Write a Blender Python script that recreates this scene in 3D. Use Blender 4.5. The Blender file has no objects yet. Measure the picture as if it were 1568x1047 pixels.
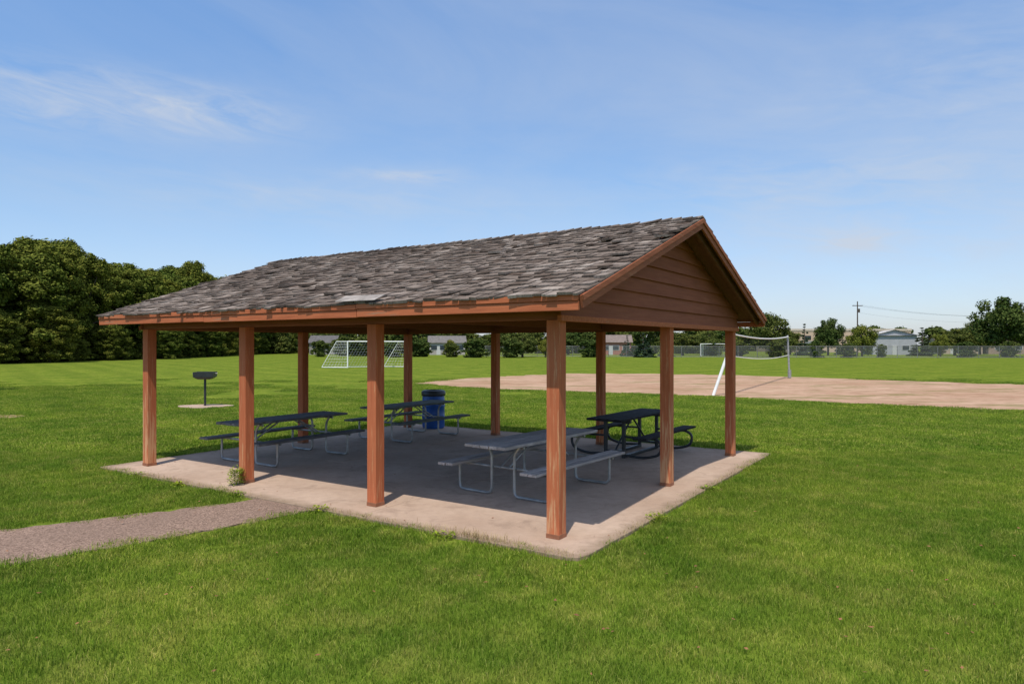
import bpy, math, random
import numpy as np
from mathutils import Vector, Matrix
random.seed(7); rng=np.random.default_rng(7)
scene=bpy.context.scene
COL=scene.collection
EYE=2.125
# ------------------------------------------------------------ helpers
def link(o,parent=None):
    COL.objects.link(o)
    if parent is not None: o.parent=parent
    return o
def empty(name,loc=(0,0,0),rz=0):
    o=bpy.data.objects.new(name,None); o.location=loc; o.rotation_euler=(0,0,rz); o.empty_display_size=.2
    return link(o)
def mesh_obj(name,verts,faces,mat=None,parent=None,loc=(0,0,0),rot=(0,0,0),smooth=False,bevel=0):
    me=bpy.data.meshes.new(name); me.from_pydata([tuple(v) for v in verts],[],[tuple(f) for f in faces]); me.update()
    o=bpy.data.objects.new(name,me)
    if mat: me.materials.append(mat)
    if smooth: me.polygons.foreach_set('use_smooth',[True]*len(me.polygons))
    o.location=loc; o.rotation_euler=rot
    if bevel:
        b=o.modifiers.new('bevel','BEVEL'); b.width=bevel; b.segments=2; b.limit_method='ANGLE'
    return link(o,parent)
def boxvf(x0,x1,y0,y1,z0,z1):
    v=[(x0,y0,z0),(x1,y0,z0),(x1,y1,z0),(x0,y1,z0),(x0,y0,z1),(x1,y0,z1),(x1,y1,z1),(x0,y1,z1)]
    f=[(0,3,2,1),(4,5,6,7),(0,1,5,4),(1,2,6,5),(2,3,7,6),(3,0,4,7)]
    return v,f
def box(name,x0,x1,y0,y1,z0,z1,mat,parent=None,bevel=0):
    v,f=boxvf(x0,x1,y0,y1,z0,z1)
    cx,cy,cz=(x0+x1)/2,(y0+y1)/2,z0
    v=[(a-cx,b-cy,c-cz) for a,b,c in v]
    return mesh_obj(name,v,f,mat,parent,loc=(cx,cy,cz),bevel=bevel)
class MB:
    def __init__(s): s.v=[];s.f=[]
    def add(s,v,f):
        n=len(s.v); s.v+=[tuple(a) for a in v]; s.f+=[tuple(i+n for i in a) for a in f]
    def box(s,*a): s.add(*boxvf(*a))
    def prism(s,poly,z0,z1):
        n=len(poly); v=[(x,y,z0) for x,y in poly]+[(x,y,z1) for x,y in poly]
        f=[tuple(range(n-1,-1,-1)),tuple(range(n,2*n))]+[(i,(i+1)%n,n+(i+1)%n,n+i) for i in range(n)]
        s.add(v,f)
    def tube(s,p,q,r,n=6,r2=None):
        p=Vector(p);q=Vector(q);d=(q-p).normalized()
        a=d.orthogonal().normalized();b=d.cross(a); r2=r if r2 is None else r2
        v=[];
        for i in range(n):
            t=2*math.pi*i/n; e=a*math.cos(t)+b*math.sin(t)
            v.append(p+e*r)
        for i in range(n):
            t=2*math.pi*i/n; e=a*math.cos(t)+b*math.sin(t)
            v.append(q+e*r2)
        f=[(i,(i+1)%n,n+(i+1)%n,n+i) for i in range(n)]+[tuple(range(n-1,-1,-1)),tuple(range(n,2*n))]
        s.add(v,f)
    def obj(s,name,mat,parent=None,**k): return mesh_obj(name,s.v,s.f,mat,parent,**k)
def fillet(pts,r,n=5):
    pts=[Vector(p) for p in pts]; out=[pts[0]]
    for i in range(1,len(pts)-1):
        a=(pts[i-1]-pts[i]); b=(pts[i+1]-pts[i]); rr=min(r,a.length*.49,b.length*.49)
        p0=pts[i]+a.normalized()*rr; p1=pts[i]+b.normalized()*rr
        for k in range(n+1):
            t=k/n; out.append(p0*(1-t)**2+pts[i]*2*t*(1-t)+p1*t*t)
    out.append(pts[-1]); return out
def pipe(name,pts,r,mat,parent,fr=.1):
    cu=bpy.data.curves.new(name,'CURVE'); cu.dimensions='3D'; cu.bevel_depth=r; cu.bevel_resolution=3; cu.use_fill_caps=True
    P=fillet(pts,fr) if fr else [Vector(p) for p in pts]
    sp=cu.splines.new('POLY'); sp.points.add(len(P)-1)
    for i,p in enumerate(P): sp.points[i].co=(p.x,p.y,p.z,1)
    cu.materials.append(mat); o=bpy.data.objects.new(name,cu); return link(o,parent)
# ------------------------------------------------------------ materials
class NT:
    def __init__(s,name,rough=.8,spec=.3,plain=False):
        s.m=bpy.data.materials.new(name); s.m.use_nodes=True; s.t=s.m.node_tree; s.n=s.t.nodes; s.l=s.t.links
        s.plain=plain
        if plain:
            s.n.remove(s.n['Principled BSDF']); s.b=s.n.new('ShaderNodeBsdfDiffuse'); s.l.new(s.b.outputs[0],s.n['Material Output'].inputs[0])
        else:
            s.b=s.n['Principled BSDF']; s.b.inputs['Roughness'].default_value=rough
            s.b.inputs['Specular IOR Level'].default_value=spec
    def new(s,t,**k):
        n=s.n.new(t)
        for a,b in k.items(): setattr(n,a,b)
        return n
    def lk(s,a,b): s.l.new(a,b)
    def coord(s,kind='Object',scale=(1,1,1)):
        if kind=='World': o=s.new('ShaderNodeNewGeometry').outputs['Position']
        else: o=s.new('ShaderNodeTexCoord').outputs[kind]
        if scale==(1,1,1): return o
        mp=s.new('ShaderNodeMapping'); mp.inputs['Scale'].default_value=scale; s.lk(o,mp.inputs[0]); return mp.outputs[0]
    def noise(s,scale,detail=4,co=None,rough=.55,dist=0):
        n=s.new('ShaderNodeTexNoise'); n.inputs['Scale'].default_value=scale; n.inputs['Detail'].default_value=detail
        n.inputs['Roughness'].default_value=rough; n.inputs['Distortion'].default_value=dist
        s.lk(co if co else s.coord(),n.inputs['Vector']); return n.outputs['Fac']
    def ramp(s,fac,a,b,ca=(0,0,0,1),cb=(1,1,1,1)):
        r=s.new('ShaderNodeValToRGB'); e=r.color_ramp.elements; e[0].position=a; e[1].position=b; e[0].color=ca; e[1].color=cb
        s.lk(fac,r.inputs[0]); return r.outputs[0]
    def mix(s,f,a,b,mode='MIX'):
        n=s.new('ShaderNodeMix',data_type='RGBA',blend_type=mode)
        for v,i in ((f,0),(a,6),(b,7)):
            if isinstance(v,(int,float)): n.inputs[i].default_value=v
            elif isinstance(v,tuple): n.inputs[i].default_value=(v+(1,))[:4]
            else: s.lk(v,n.inputs[i])
        return n.outputs[2]
    def math(s,op,a,b=None,clamp=False):
        n=s.new('ShaderNodeMath',operation=op); n.use_clamp=clamp
        for i,v in enumerate((a,b)):
            if v is None: continue
            if isinstance(v,(int,float)): n.inputs[i].default_value=v
            else: s.lk(v,n.inputs[i])
        return n.outputs[0]
    def bump(s,h,strength=.3,dist=.01):
        b=s.new('ShaderNodeBump'); b.inputs['Strength'].default_value=strength; b.inputs['Distance'].default_value=dist
        s.lk(h,b.inputs['Height']); s.lk(b.outputs[0],s.b.inputs['Normal'])
    def col(s,c):
        i=s.b.inputs['Color' if s.plain else 'Base Color']
        if isinstance(c,tuple): i.default_value=(c+(1,))[:4]
        else: s.lk(c,i)
        return s.m
def simple(name,c,rough=.7,metal=0,var=.25,scale=6,spec=.3,bump=0):
    t=NT(name,rough,spec); t.b.inputs['Metallic'].default_value=metal
    n=t.noise(scale,3); lo=tuple(x*(1-var) for x in c); hi=tuple(min(1,x*(1+var)) for x in c)
    if bump: t.bump(t.noise(scale*8,4),.4,bump)
    return t.col(t.mix(t.ramp(n,.3,.7),lo,hi))
def paint_wood(name,base,dark,wear,wearamt=.5,axis=2,low=False):
    t=NT(name,.8,.12)
    sc=[14,14,14]; sc[axis]=.8
    streak=t.noise(2.2,4,t.coord('Object',tuple(sc)),.6)
    blot=t.noise(1.6,4,t.coord('Object'))
    c=t.mix(t.ramp(streak,.3,.7),dark,base)
    c=t.mix(t.math('MULTIPLY',t.ramp(blot,.35,.65),.35),c,tuple(x*.6 for x in base))
    w=t.noise(3.5,6,t.coord('Object',tuple([x*.5 for x in sc])),.7)
    if low:
        sx=t.new('ShaderNodeSeparateXYZ'); t.lk(t.new('ShaderNodeTexCoord').outputs['Object'],sx.inputs[0])
        oi=t.new('ShaderNodeObjectInfo').outputs['Random']
        h=t.math('MULTIPLY',t.math('SUBTRACT',1.5,sx.outputs[2],True),t.math('MULTIPLY',oi,.17))
        w=t.math('ADD',w,h)
    c=t.mix(t.math('MULTIPLY',t.ramp(w,.57,.68),wearamt),c,wear)
    t.bump(streak,.5,.004)
    return t.col(c)
M_post=paint_wood('post_paint',(.55,.17,.075),(.40,.115,.05),(.62,.38,.20),.7,2,True)
M_fascia=paint_wood('fascia_paint',(.56,.18,.08),(.35,.10,.045),(.30,.20,.13),.7,1)
M_rake=paint_wood('rake_paint',(.38,.135,.068),(.26,.085,.045),(.44,.28,.17),.4,0)
M_side=paint_wood('siding_stain',(.34,.115,.06),(.25,.08,.044),(.35,.15,.085),.35,0)
M_beam=paint_wood('beam_stain',(.31,.11,.06),(.21,.07,.043),(.32,.16,.1),.35,1)
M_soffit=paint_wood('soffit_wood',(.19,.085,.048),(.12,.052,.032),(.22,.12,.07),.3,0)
# shakes
t=NT('cedar_shake',plain=True)
ri=t.new('ShaderNodeNewGeometry').outputs['Random Per Island']
r=t.new('ShaderNodeValToRGB'); t.lk(ri,r.inputs[0]); e=r.color_ramp.elements
e[0].position=0; e[0].color=(.11,.085,.07,1); e[1].position=1; e[1].color=(.37,.325,.285,1)
for p,c in ((.2,(.165,.137,.118,1)),(.6,(.215,.18,.155,1)),(.88,(.27,.232,.205,1))):
    x=e.new(p); x.color=c
g=t.noise(3,4,t.coord('Object',(3,16,3)),.65)
c=t.mix(t.ramp(g,.3,.7),(.6,.57,.55),(1.2,1.17,1.15)); c=t.mix(1.0,r.outputs[0],c,'MULTIPLY')
big=t.noise(.6,5,t.coord('Object',(.7,1.3,1)),.65)
c=t.mix(t.math('MULTIPLY',t.ramp(big,.47,.66),.6),c,(.078,.057,.047))
M_shake=t.col(c)
def concrete(name,slab):
    t=NT(name,.9,.15); co=t.coord('World')
    n1=t.noise(.7,4,co); n2=t.noise(7,4,co,.65); n3=t.noise(90,2,co); n4=t.noise(1.9,5,co,.72,.8)
    c=t.mix(t.ramp(n1,.3,.7),(.39,.275,.20),(.52,.39,.30))
    c=t.mix(t.math('MULTIPLY',t.ramp(n2,.4,.75),.45),c,(.31,.22,.165))
    c=t.mix(t.math('MULTIPLY',t.ramp(n4,.53,.66),.5),c,(.24,.17,.125))
    c=t.mix(t.math('MULTIPLY',t.ramp(n3,.55,.75),.35),c,(.58,.47,.38))
    if slab:
        sx=t.new('ShaderNodeSeparateXYZ'); t.lk(t.coord('Object'),sx.inputs[0])
        ex_=t.math('SUBTRACT',t.math('ABSOLUTE',t.math('SUBTRACT',sx.outputs[0],3.455)),3.78)
        ey_=t.math('SUBTRACT',t.math('ABSOLUTE',t.math('SUBTRACT',sx.outputs[1],4.14)),4.50)
        ed=t.math('MAXIMUM',ex_,ey_); ed=t.math('ADD',t.math('MULTIPLY',ed,2.2),t.math('MULTIPLY',t.noise(3,5,co,.7),1.0))
        c=t.mix(t.math('MULTIPLY',t.ramp(ed,.5,1.1),.65),c,(.18,.13,.08))
    t.bump(n3,.3,.004); return t.col(c)
M_conc=concrete('concrete',False); M_slab=concrete('slab_concrete',True)
# asphalt path
t=NT('old_asphalt',.95,.1); co=t.coord('World')
v=t.new('ShaderNodeTexVoronoi'); v.inputs['Scale'].default_value=70; t.lk(co,v.inputs['Vector'])
sv=t.new('ShaderNodeSeparateColor'); t.lk(v.outputs['Color'],sv.inputs[0])
c=t.mix(sv.outputs[0],(.12,.08,.06),(.38,.265,.205)); c=t.mix(t.math('MULTIPLY',t.ramp(t.noise(1.2,4,co),.35,.7),.5),c,(.20,.14,.108))
t.bump(v.outputs['Distance'],.6,.006); M_path=t.col(c)
# infield dirt
t=NT('infield_dirt',plain=True); co=t.coord('World')
c=t.mix(t.ramp(t.noise(.22,5,co,.65),.35,.65),(.39,.245,.165),(.49,.335,.24))
c=t.mix(t.math('MULTIPLY',t.ramp(t.noise(1.6,4,t.coord('World',(.5,2,1)),.7),.49,.59),.6),c,(.24,.145,.09))
c=t.mix(t.math('MULTIPLY',t.ramp(t.noise(.5,6,t.coord('World',(.4,1.4,1)),.75),.53,.60),.7),c,(.17,.165,.06))
M_dirt=t.col(c)
# grass colour shared
def grass_color(t,blade):
    co=t.coord('World')
    a=t.noise(.45,4,co,.65); b=t.noise(2.1,3,co,.6)
    c=t.mix(t.ramp(a,.36,.64),(.092,.155,.017),(.165,.218,.027))
    c=t.mix(t.math('MULTIPLY',t.ramp(b,.46,.70),.5),c,(.265,.26,.058))
    w=t.new('ShaderNodeTexWave',wave_type='BANDS',bands_direction='X'); w.inputs['Scale'].default_value=.11; w.inputs['Distortion'].default_value=.9; w.inputs['Detail'].default_value=1
    mp=t.new('ShaderNodeMapping'); mp.inputs['Rotation'].default_value=(0,0,math.radians(-38)); t.lk(co,mp.inputs[0]); t.lk(mp.outputs[0],w.inputs['Vector'])
    k=t.ramp(w.outputs['Fac'],.25,.75,(.92,.94,.92,1),(1.05,1.04,1.02,1))
    c=t.mix(1.0,c,k,'MULTIPLY')
    if not blade:
        sy=t.new('ShaderNodeSeparateXYZ'); t.lk(co,sy.inputs[0])
        fm=t.ramp(t.math('MULTIPLY',t.math('ADD',sy.outputs[1],sy.outputs[0]),.01),.55,.85)
        k2=t.ramp(w.outputs['Fac'],.3,.7,(.86,.89,.92,1),(1.09,1.06,1.0,1))
        c=t.mix(fm,c,t.mix(1.0,c,k2,'MULTIPLY'))
        c=t.mix(.08,c,(.20,.23,.06))
    if blade:
        c=t.mix(1.0,c,(1.5,1.45,1.5),'MULTIPLY')
        ri=t.new('ShaderNodeNewGeometry').outputs['Random Per Island']
        r=t.new('ShaderNodeValToRGB'); t.lk(ri,r.inputs[0]); e=r.color_ramp.elements
        e[0].position=0; e[0].color=(.42,.52,.45,1); e[1].position=1; e[1].color=(2.3,1.75,3.2,1)
        x=e.new(.5); x.color=(.93,1.02,.95,1); x=e.new(.86); x.color=(1.4,1.4,1.3,1); x=e.new(.90); x.color=(1.9,1.5,2.6,1)
        c=t.mix(1.0,c,r.outputs[0],'MULTIPLY')
    return c
t=NT('lawn_ground',plain=True); c=grass_color(t,False)
gm=t.noise(9,4,t.coord('World',(1,.6,1)),.7)
c=t.mix(1.0,c,t.ramp(gm,.3,.7,(.62,.64,.6,1),(1.14,1.12,1.1,1)),'MULTIPLY')
M_ground=t.col(c)
def leafy(t,c,f):
    t.col(c)
    if f:
        tr=t.new('ShaderNodeBsdfTranslucent'); t.lk(c,tr.inputs[0]); mx=t.new('ShaderNodeMixShader'); mx.inputs[0].default_value=f
        t.lk(t.b.outputs[0],mx.inputs[1]); t.lk(tr.outputs[0],mx.inputs[2]); t.lk(mx.outputs[0],t.n['Material Output'].inputs[0])
    return t.m
t=NT('grass_blade',plain=True); M_blade=leafy(t,grass_color(t,True),.35)
def leafmat(name,dark,mid,light):
    t=NT(name,plain=True)
    ri=t.new('ShaderNodeNewGeometry').outputs['Random Per Island']
    r=t.new('ShaderNodeValToRGB'); t.lk(ri,r.inputs[0]); e=r.color_ramp.elements
    e[0].color=dark+(1,); e[1].color=light+(1,); x=e.new(.55); x.color=mid+(1,)
    oi=t.new('ShaderNodeObjectInfo').outputs['Random']
    c=t.mix(1.0,r.outputs[0],t.ramp(oi,0,1,(.65,.8,.8,1),(1.25,1.1,1.0,1)),'MULTIPLY')
    c=t.mix(t.math('MULTIPLY',t.ramp(t.noise(.35,2,t.coord('Object')),.45,.65),.4),c,light)
    return t.col(c)
M_leafL=leafmat('foliage_wood',(.032,.050,.010),(.092,.118,.022),(.21,.22,.042))
M_leafD=leafmat('foliage_dark',(.028,.048,.014),(.068,.095,.024),(.135,.155,.042))
M_leafY=leafmat('foliage_yellow',(.07,.085,.015),(.16,.17,.03),(.26,.25,.05))
M_leafS=leafmat('foliage_spruce',(.022,.038,.022),(.045,.068,.04),(.08,.105,.06))
M_weed=leafmat('weed_leaf',(.09,.13,.013),(.19,.27,.025),(.32,.38,.05))
M_dry=leafmat('dry_grass',(.16,.12,.05),(.32,.25,.12),(.45,.37,.2))
M_bark=simple('bark',(.09,.07,.055),.95,0,.4,8,.1,0)
M_galv=simple('galvanised_tube',(.36,.355,.34),.5,.6,.25,8,.5)
M_blackmetal=simple('black_metal',(.025,.027,.03),.45,0,.3,5,.5)
M_white=simple('white_paint',(.78,.78,.76),.5,0,.06,3)
M_net=simple('net_cord',(.7,.7,.7),.8,0,.1,3)
def plank(name,a,b,w):
    t=NT(name,.85,.15); s=t.noise(2.5,4,t.coord('Object',(1.2,18,18)),.65)
    ri=t.new('ShaderNodeNewGeometry').outputs['Random Per Island']
    c=t.mix(t.ramp(s,.3,.7),a,b); c=t.mix(1.0,c,t.ramp(ri,0,1,(.72,.72,.72,1),(1.2,1.2,1.2,1)),'MULTIPLY')
    c=t.mix(t.math('MULTIPLY',t.ramp(t.noise(5,4,t.coord('Object',(.6,3,3)),.7),.52,.66),.6),c,w)
    t.bump(s,.4,.003); return t.col(c)
M_plk_grey=plank('plank_weathered',(.30,.265,.245),(.47,.42,.39),(.60,.54,.50))
M_plk_dark=plank('plank_dark',(.10,.098,.10),(.16,.155,.155),(.26,.25,.24))
M_plk_green=plank('plank_greengrey',(.10,.115,.10),(.17,.18,.16),(.26,.26,.23))
M_plk_black=plank('plank_black',(.018,.018,.02),(.03,.03,.032),(.05,.05,.05))
M_blue=simple('blue_plastic',(.015,.085,.33),.4,0,.2,4,.5)
# ------------------------------------------------------------ ground
S=1500
mesh_obj('ground',[(-S,-S/3,-.04),(S,-S/3,-.04),(S,S,-.04),(-S,S,-.04)],[(0,1,2,3)],M_ground)
# ------------------------------------------------------------ pavilion frame
P4=Vector((.49,7.61,0)); RZ=math.radians(56.6); cR,sR=math.cos(RZ),math.sin(RZ)
def L2W(x,y): return (P4.x+x*cR-y*sR, P4.y+x*sR+y*cR)
def W2L(X,Y): dx=X-P4.x; dy=Y-P4.y; return (dx*cR+dy*sR, -dx*sR+dy*cR)
W=6.75; L=8.26
pav=empty('picnic_pavilion',(P4.x,P4.y,0),RZ)
hs=.08
posts=[(0,0),(0,L/3),(0,2*L/3),(0,L),(W/2,0),(W,0),(W/2,L),(W,L/3),(W,2*L/3),(W,L)]
M_steel=simple('post_bracket',(.30,.13,.07),.7,.2)
for i,(x,y) in enumerate(posts):
    v,f=boxvf(-hs,hs,-hs,hs,0,2.40)
    o=mesh_obj(f'post_{i+1}',v,f,M_post,pav,loc=(x,y,0),bevel=.006)
    o.rotation_euler=(0,0,(i%4)*math.pi/2)
for i,(x,y) in enumerate(posts):
    box(f'post_base_{i+1}',x-hs-.004,x+hs+.004,y-hs-.004,y+hs+.004,0,.05,M_steel,pav,.003)
al=math.atan(.353); ca,sa=math.cos(al),math.sin(al)
ox=.45; y0=-.52; y1=9.05; ze=2.63; run=W/2+ox; SL=run/ca
def SP(side,s,t,n):
    x=-ox+s*ca-n*sa; z=ze+s*sa+n*ca
    z-=.012*math.sin(t*2.3)**2
    if side: x=W-x
    return (x,t,z)
box('beam_front',-.07,.07,-.077,L+.077,2.402,2.64,M_beam,pav,.006)
box('beam_back',W-.07,W+.07,-.077,L+.077,2.402,2.64,M_beam,pav,.006)
box('beam_gable_near',.072,W-.072,-.07,.07,2.402,2.64,M_beam,pav,.006)
box('beam_gable_far',.072,W-.072,L-.07,L+.07,2.402,2.64,M_beam,pav,.006)
for k in (1,2): box(f'tie_beam_{k}',.072,W-.072,k*L/3-.045,k*L/3+.045,2.45,2.66,M_beam,pav,.005)
for side in (0,1):
    mb=MB(); nd=24
    f6=[(0,1,2,3),(7,6,5,4),(0,4,5,1),(1,5,6,2),(2,6,7,3),(3,7,4,0)]
    for i in range(nd):
        a_=y0+(y1-y0)*i/nd; b_=y0+(y1-y0)*(i+1)/nd
        v=[SP(side,0,a_,0),SP(side,SL,a_,0),SP(side,SL,b_,0),SP(side,0,b_,0),SP(side,0,a_,-.03),SP(side,SL,a_,-.03),SP(side,SL,b_,-.03),SP(side,0,b_,-.03)]
        ff=[(0,1,2,3),(7,6,5,4),(0,3,7,4)]
        if i==0: ff.append((0,4,5,1))
        if i==nd-1: ff.append((2,6,7,3))
        mb.add(v,ff)
    f=f6
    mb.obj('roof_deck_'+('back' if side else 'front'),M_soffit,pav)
    mb=MB(); n=15
    for i in range(n):
        y=y0+.1+(y1-y0-.2)*i/(n-1)
        if abs(y)<.2: y=.2
        a=[SP(side,.03,y-.02,-.033),SP(side,SL-.03,y-.02,-.033),SP(side,SL-.03,y+.02,-.033),SP(side,.03,y+.02,-.033),
           SP(side,.06,y-.02,-.14),SP(side,SL-.08,y-.02,-.16),SP(side,SL-.08,y+.02,-.16),SP(side,.06,y+.02,-.14)]
        mb.add(a,f)
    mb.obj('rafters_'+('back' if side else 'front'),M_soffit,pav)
    mb=MB(); ex=.172; nr=int(SL/ex)+1
    bf=[(0,3,2,1),(4,5,6,7),(0,1,5,4),(1,2,6,5),(2,3,7,6),(3,0,4,7)]
    for k in range(nr):
        s0=-.045+k*ex; y=y0-.03-random.random()*.1
        rowj=random.uniform(-.008,.008)
        while y<y1+.03:
            w=random.choice([.06,.09,.12,.15,.2])*random.uniform(.85,1.15)
            ya=max(y,y0-.035); yb=min(y+w-random.choice([.006,.008,.014]),y1+.035); y+=w
            if yb-ya<.03: continue
            if random.random()<.015: continue
            j=random.gauss(0,.014)+rowj; th=random.uniform(.018,.036); lift=.016+max(0,random.gauss(0,.006)); 
            if random.random()<.07: lift+=random.uniform(.008,.035)
            sA=s0+j; sB=min(s0+.40,SL+.01); sk=random.gauss(0,.005); tw=random.gauss(0,.0025)
            a=[SP(side,sA,ya,lift+tw),SP(side,sA+sk,yb,lift-tw),SP(side,sB,yb,.003),SP(side,sB,ya,.003),
               SP(side,sA,ya,lift+th+tw),SP(side,sA+sk,yb,lift+th-tw),SP(side,sB,yb,.010),SP(side,sB,ya,.010)]
            if side: a=[a[i] for i in (1,0,3,2,5,4,7,6)]
            mb.add(a,bf)
    y=y0-.04
    while y<y1:
        l=.42; h=.032+random.random()*.02; e=random.gauss(0,.008)
        a=[SP(side,SL-.13+e,y,h),SP(side,SL-.13+e,y+l,.012),SP(side,SL+.012,y+l,.012),SP(side,SL+.012,y,h),
           SP(side,SL-.13+e,y,h+.018),SP(side,SL-.13+e,y+l,.022),SP(side,SL+.006,y+l,.022),SP(side,SL+.006,y,h+.018)]
        mb.add(a,bf); y+=.165+random.uniform(-.02,.02)
    mb.obj('shakes_'+('back' if side else 'front'),M_shake,pav)
    sx=(lambda x: W-x) if side else (lambda x:x)
    for q,(ya,yb) in enumerate(((y0,2.62),(2.628,5.9),(5.906,y1))):
        dz=(0,-.006,.002)[q]
        a,b=sorted((sx(-ox-.035),sx(-ox-.002))); box('fascia_top_%d_%d'%(side,q),a,b,ya,yb,2.575+dz,2.638+dz,M_fascia,pav,.004)
        a,b=sorted((sx(-ox-.020),sx(-ox+.015))); box('fascia_%d_%d'%(side,q),a,b,ya,yb,2.475+dz,2.572+dz,M_fascia,pav,.004)
    for tag,ya,yb in (('near',y0-.03,y0-.002),('far',y1+.002,y1+.03)):
        for nm,na,nb,oo,sa_,sb_ in (('a',-.125,.004,0,0,SL+.004),('b',-.045,.012,.02,.0,SL+.008)):
            s_=-1 if tag=='near' else 1
            A,B=(ya-oo,ya) if (oo and s_<0) else ((yb,yb+oo) if oo else (ya,yb))
            v=[SP(side,sa_,A,nb),SP(side,sb_,A,nb),SP(side,sb_,B,nb),SP(side,sa_,B,nb),SP(side,sa_,A,na),SP(side,sb_+na*.353,A,na),SP(side,sb_+na*.353,B,na),SP(side,sa_,B,na)]
            mesh_obj(f'rake_{tag}_{nm}_{side}',v,f,M_rake,pav)
v=[SP(0,-.06,2.25,.075),SP(0,-.06,2.95,.07),SP(0,.14,2.95,.085),SP(0,.14,2.25,.085)]
v+=[(a,b,c+.008) for a,b,c in v]
mesh_obj('eave_patch',v,bf,simple('weathered_board',(.30,.27,.245),.85,0,.3,9,.1),pav)
def roofz(x):
    xx=x if x<=W/2 else W-x
    return ze+(xx+ox)*.353-.045
for tag,yy,sg in (('near',-.08,-1),('far',L+.08,1)):
    mb=MB(); z=2.44; bd=.2; xl,xr=-.10,W+.10; zt=roofz(W/2)
    while z<zt-.02:
        zb=min(z+bd,zt-.005)
        def ext(zz):
            need=(zz-(ze-.045))/.353-ox
            return max(xl,need),min(xr,W-need)
        a0,b0=ext(z); a1,b1=ext(zb)
        jo=random.uniform(-.003,.003)
        to=yy+sg*(.008); bo=yy+sg*(.046+jo)
        zc=roofz(xl)
        if z<zc<zb: poly=[(a0,z),(b0,z),(b0,zc),(b1,zb),(a1,zb),(a0,zc)]
        else: poly=[(a0,z),(b0,z),(b1,zb),(a1,zb)]
        n=len(poly)
        vo=[]
        for (x,zz) in poly:
            tt=(zz-z)/(zb-z); vo.append((x,bo+(to-bo)*tt,zz))
        vi=[(x,yy,zz) for x,zz in poly]
        vv=vo+vi; ff=[tuple(range(n)),tuple(range(2*n-1,n-1,-1))]+[(i,n+i,n+(i+1)%n,(i+1)%n) for i in range(n)]
        mb.add(vv,ff); z+=bd-.004
    mb.obj('gable_siding_'+tag,M_side,pav)
    a,b=sorted((yy,yy+sg*.055)); box('gable_trim_'+tag,-.12,W+.12,a,b,2.385,2.452,M_fascia if tag=='near' else M_rake,pav,.004)
# ------------------------------------------------------------ slab (panels)
mb=MB(); xs=[-.56,2.1,4.78,7.47]; ys=[-.59,2.55,5.7,8.87]
for i in range(3):
    for j in range(3):
        a,b,c,d=xs[i]+.004,xs[i+1]-.004,ys[j]+.004,ys[j+1]-.004
        poly=[(a,c),(b,c),(b,d),(a,d)]
        if i==0 and j==0: poly=[(a+.20,c),(b,c),(b,d),(a,d),(a,c+.16),(a+.05,c+.05)]
        mb.prism(poly,-.10,random.uniform(-.003,0))
slab=mb.obj('concrete_slab',M_slab,None,loc=(P4.x,P4.y,0),rot=(0,0,RZ),bevel=.008)
up=[(-3.25,10.0),(-3.76,9.44),(-4.9,8.62),(-5.95,7.99),(-8,7.1),(-12,5.9),(-20,4.4)]
lo=[(-2.35,9.2),(-2.84,8.71),(-3.9,7.62),(-4.99,6.72),(-7,5.62),(-11.5,4.3),(-20,2.8)]
def dens(P,n=10,j=.03):
    out=[]
    for a,b in zip(P[:-1],P[1:]):
        for k in range(n):
            t_=k/n; out.append((a[0]*(1-t_)+b[0]*t_+random.gauss(0,j),a[1]*(1-t_)+b[1]*t_+random.gauss(0,j)))
    out.append(P[-1]); return out
U=dens(up);D=dens(lo); n=len(U)
v=[(x,y,-.022) for x,y in U]+[(x,y,-.022) for x,y in D]
v2=[(x,y,-.10) for x,y in U]+[(x,y,-.10) for x,y in D]
fs=[(n+i,n+i+1,i+1,i) for i in range(n-1)]
fs+=[(2*n+i,i,i+1,2*n+i+1) for i in range(n-1)]+[(n+i,3*n+i,3*n+i+1,n+i+1) for i in range(n-1)]
mesh_obj('asphalt_path',v+v2,fs,M_path)
pathpoly=np.array(up+lo[::-1])
dl=[(-5.6,38.6),(-3.6,43.2),(.5,48.5),(4.25,52),(10,51.5),(16.4,48.6),(22,43),(27.8,37.3),(33,32),(40,26),
    (36,17.5),(28,18),(16.7,22.4),(12,25.6),(8.6,28.7),(5,30.6),(1.4,32.4),(-2.8,35.2)]
P=dens(dl+[dl[0]],8,.28)[:-1]
mesh_obj('dirt_infield',[(x,y,-.03) for x,y in P][::-1],[tuple(range(len(P)))],M_dirt)
o=bpy.data.objects['dirt_infield']
if o.data.polygons[0].normal.z<0: o.data.flip_normals()
dirtpoly=np.array(dl)
def inpoly(X,Y,poly):
    c=np.zeros(X.shape,bool); n=len(poly); j=n-1
    for i in range(n):
        xi,yi=poly[i]; xj,yj=poly[j]
        cond=((yi>Y)!=(yj>Y))&(X<(xj-xi)*(Y-yi)/(yj-yi+1e-12)+xi); c^=cond; j=i
    return c
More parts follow.
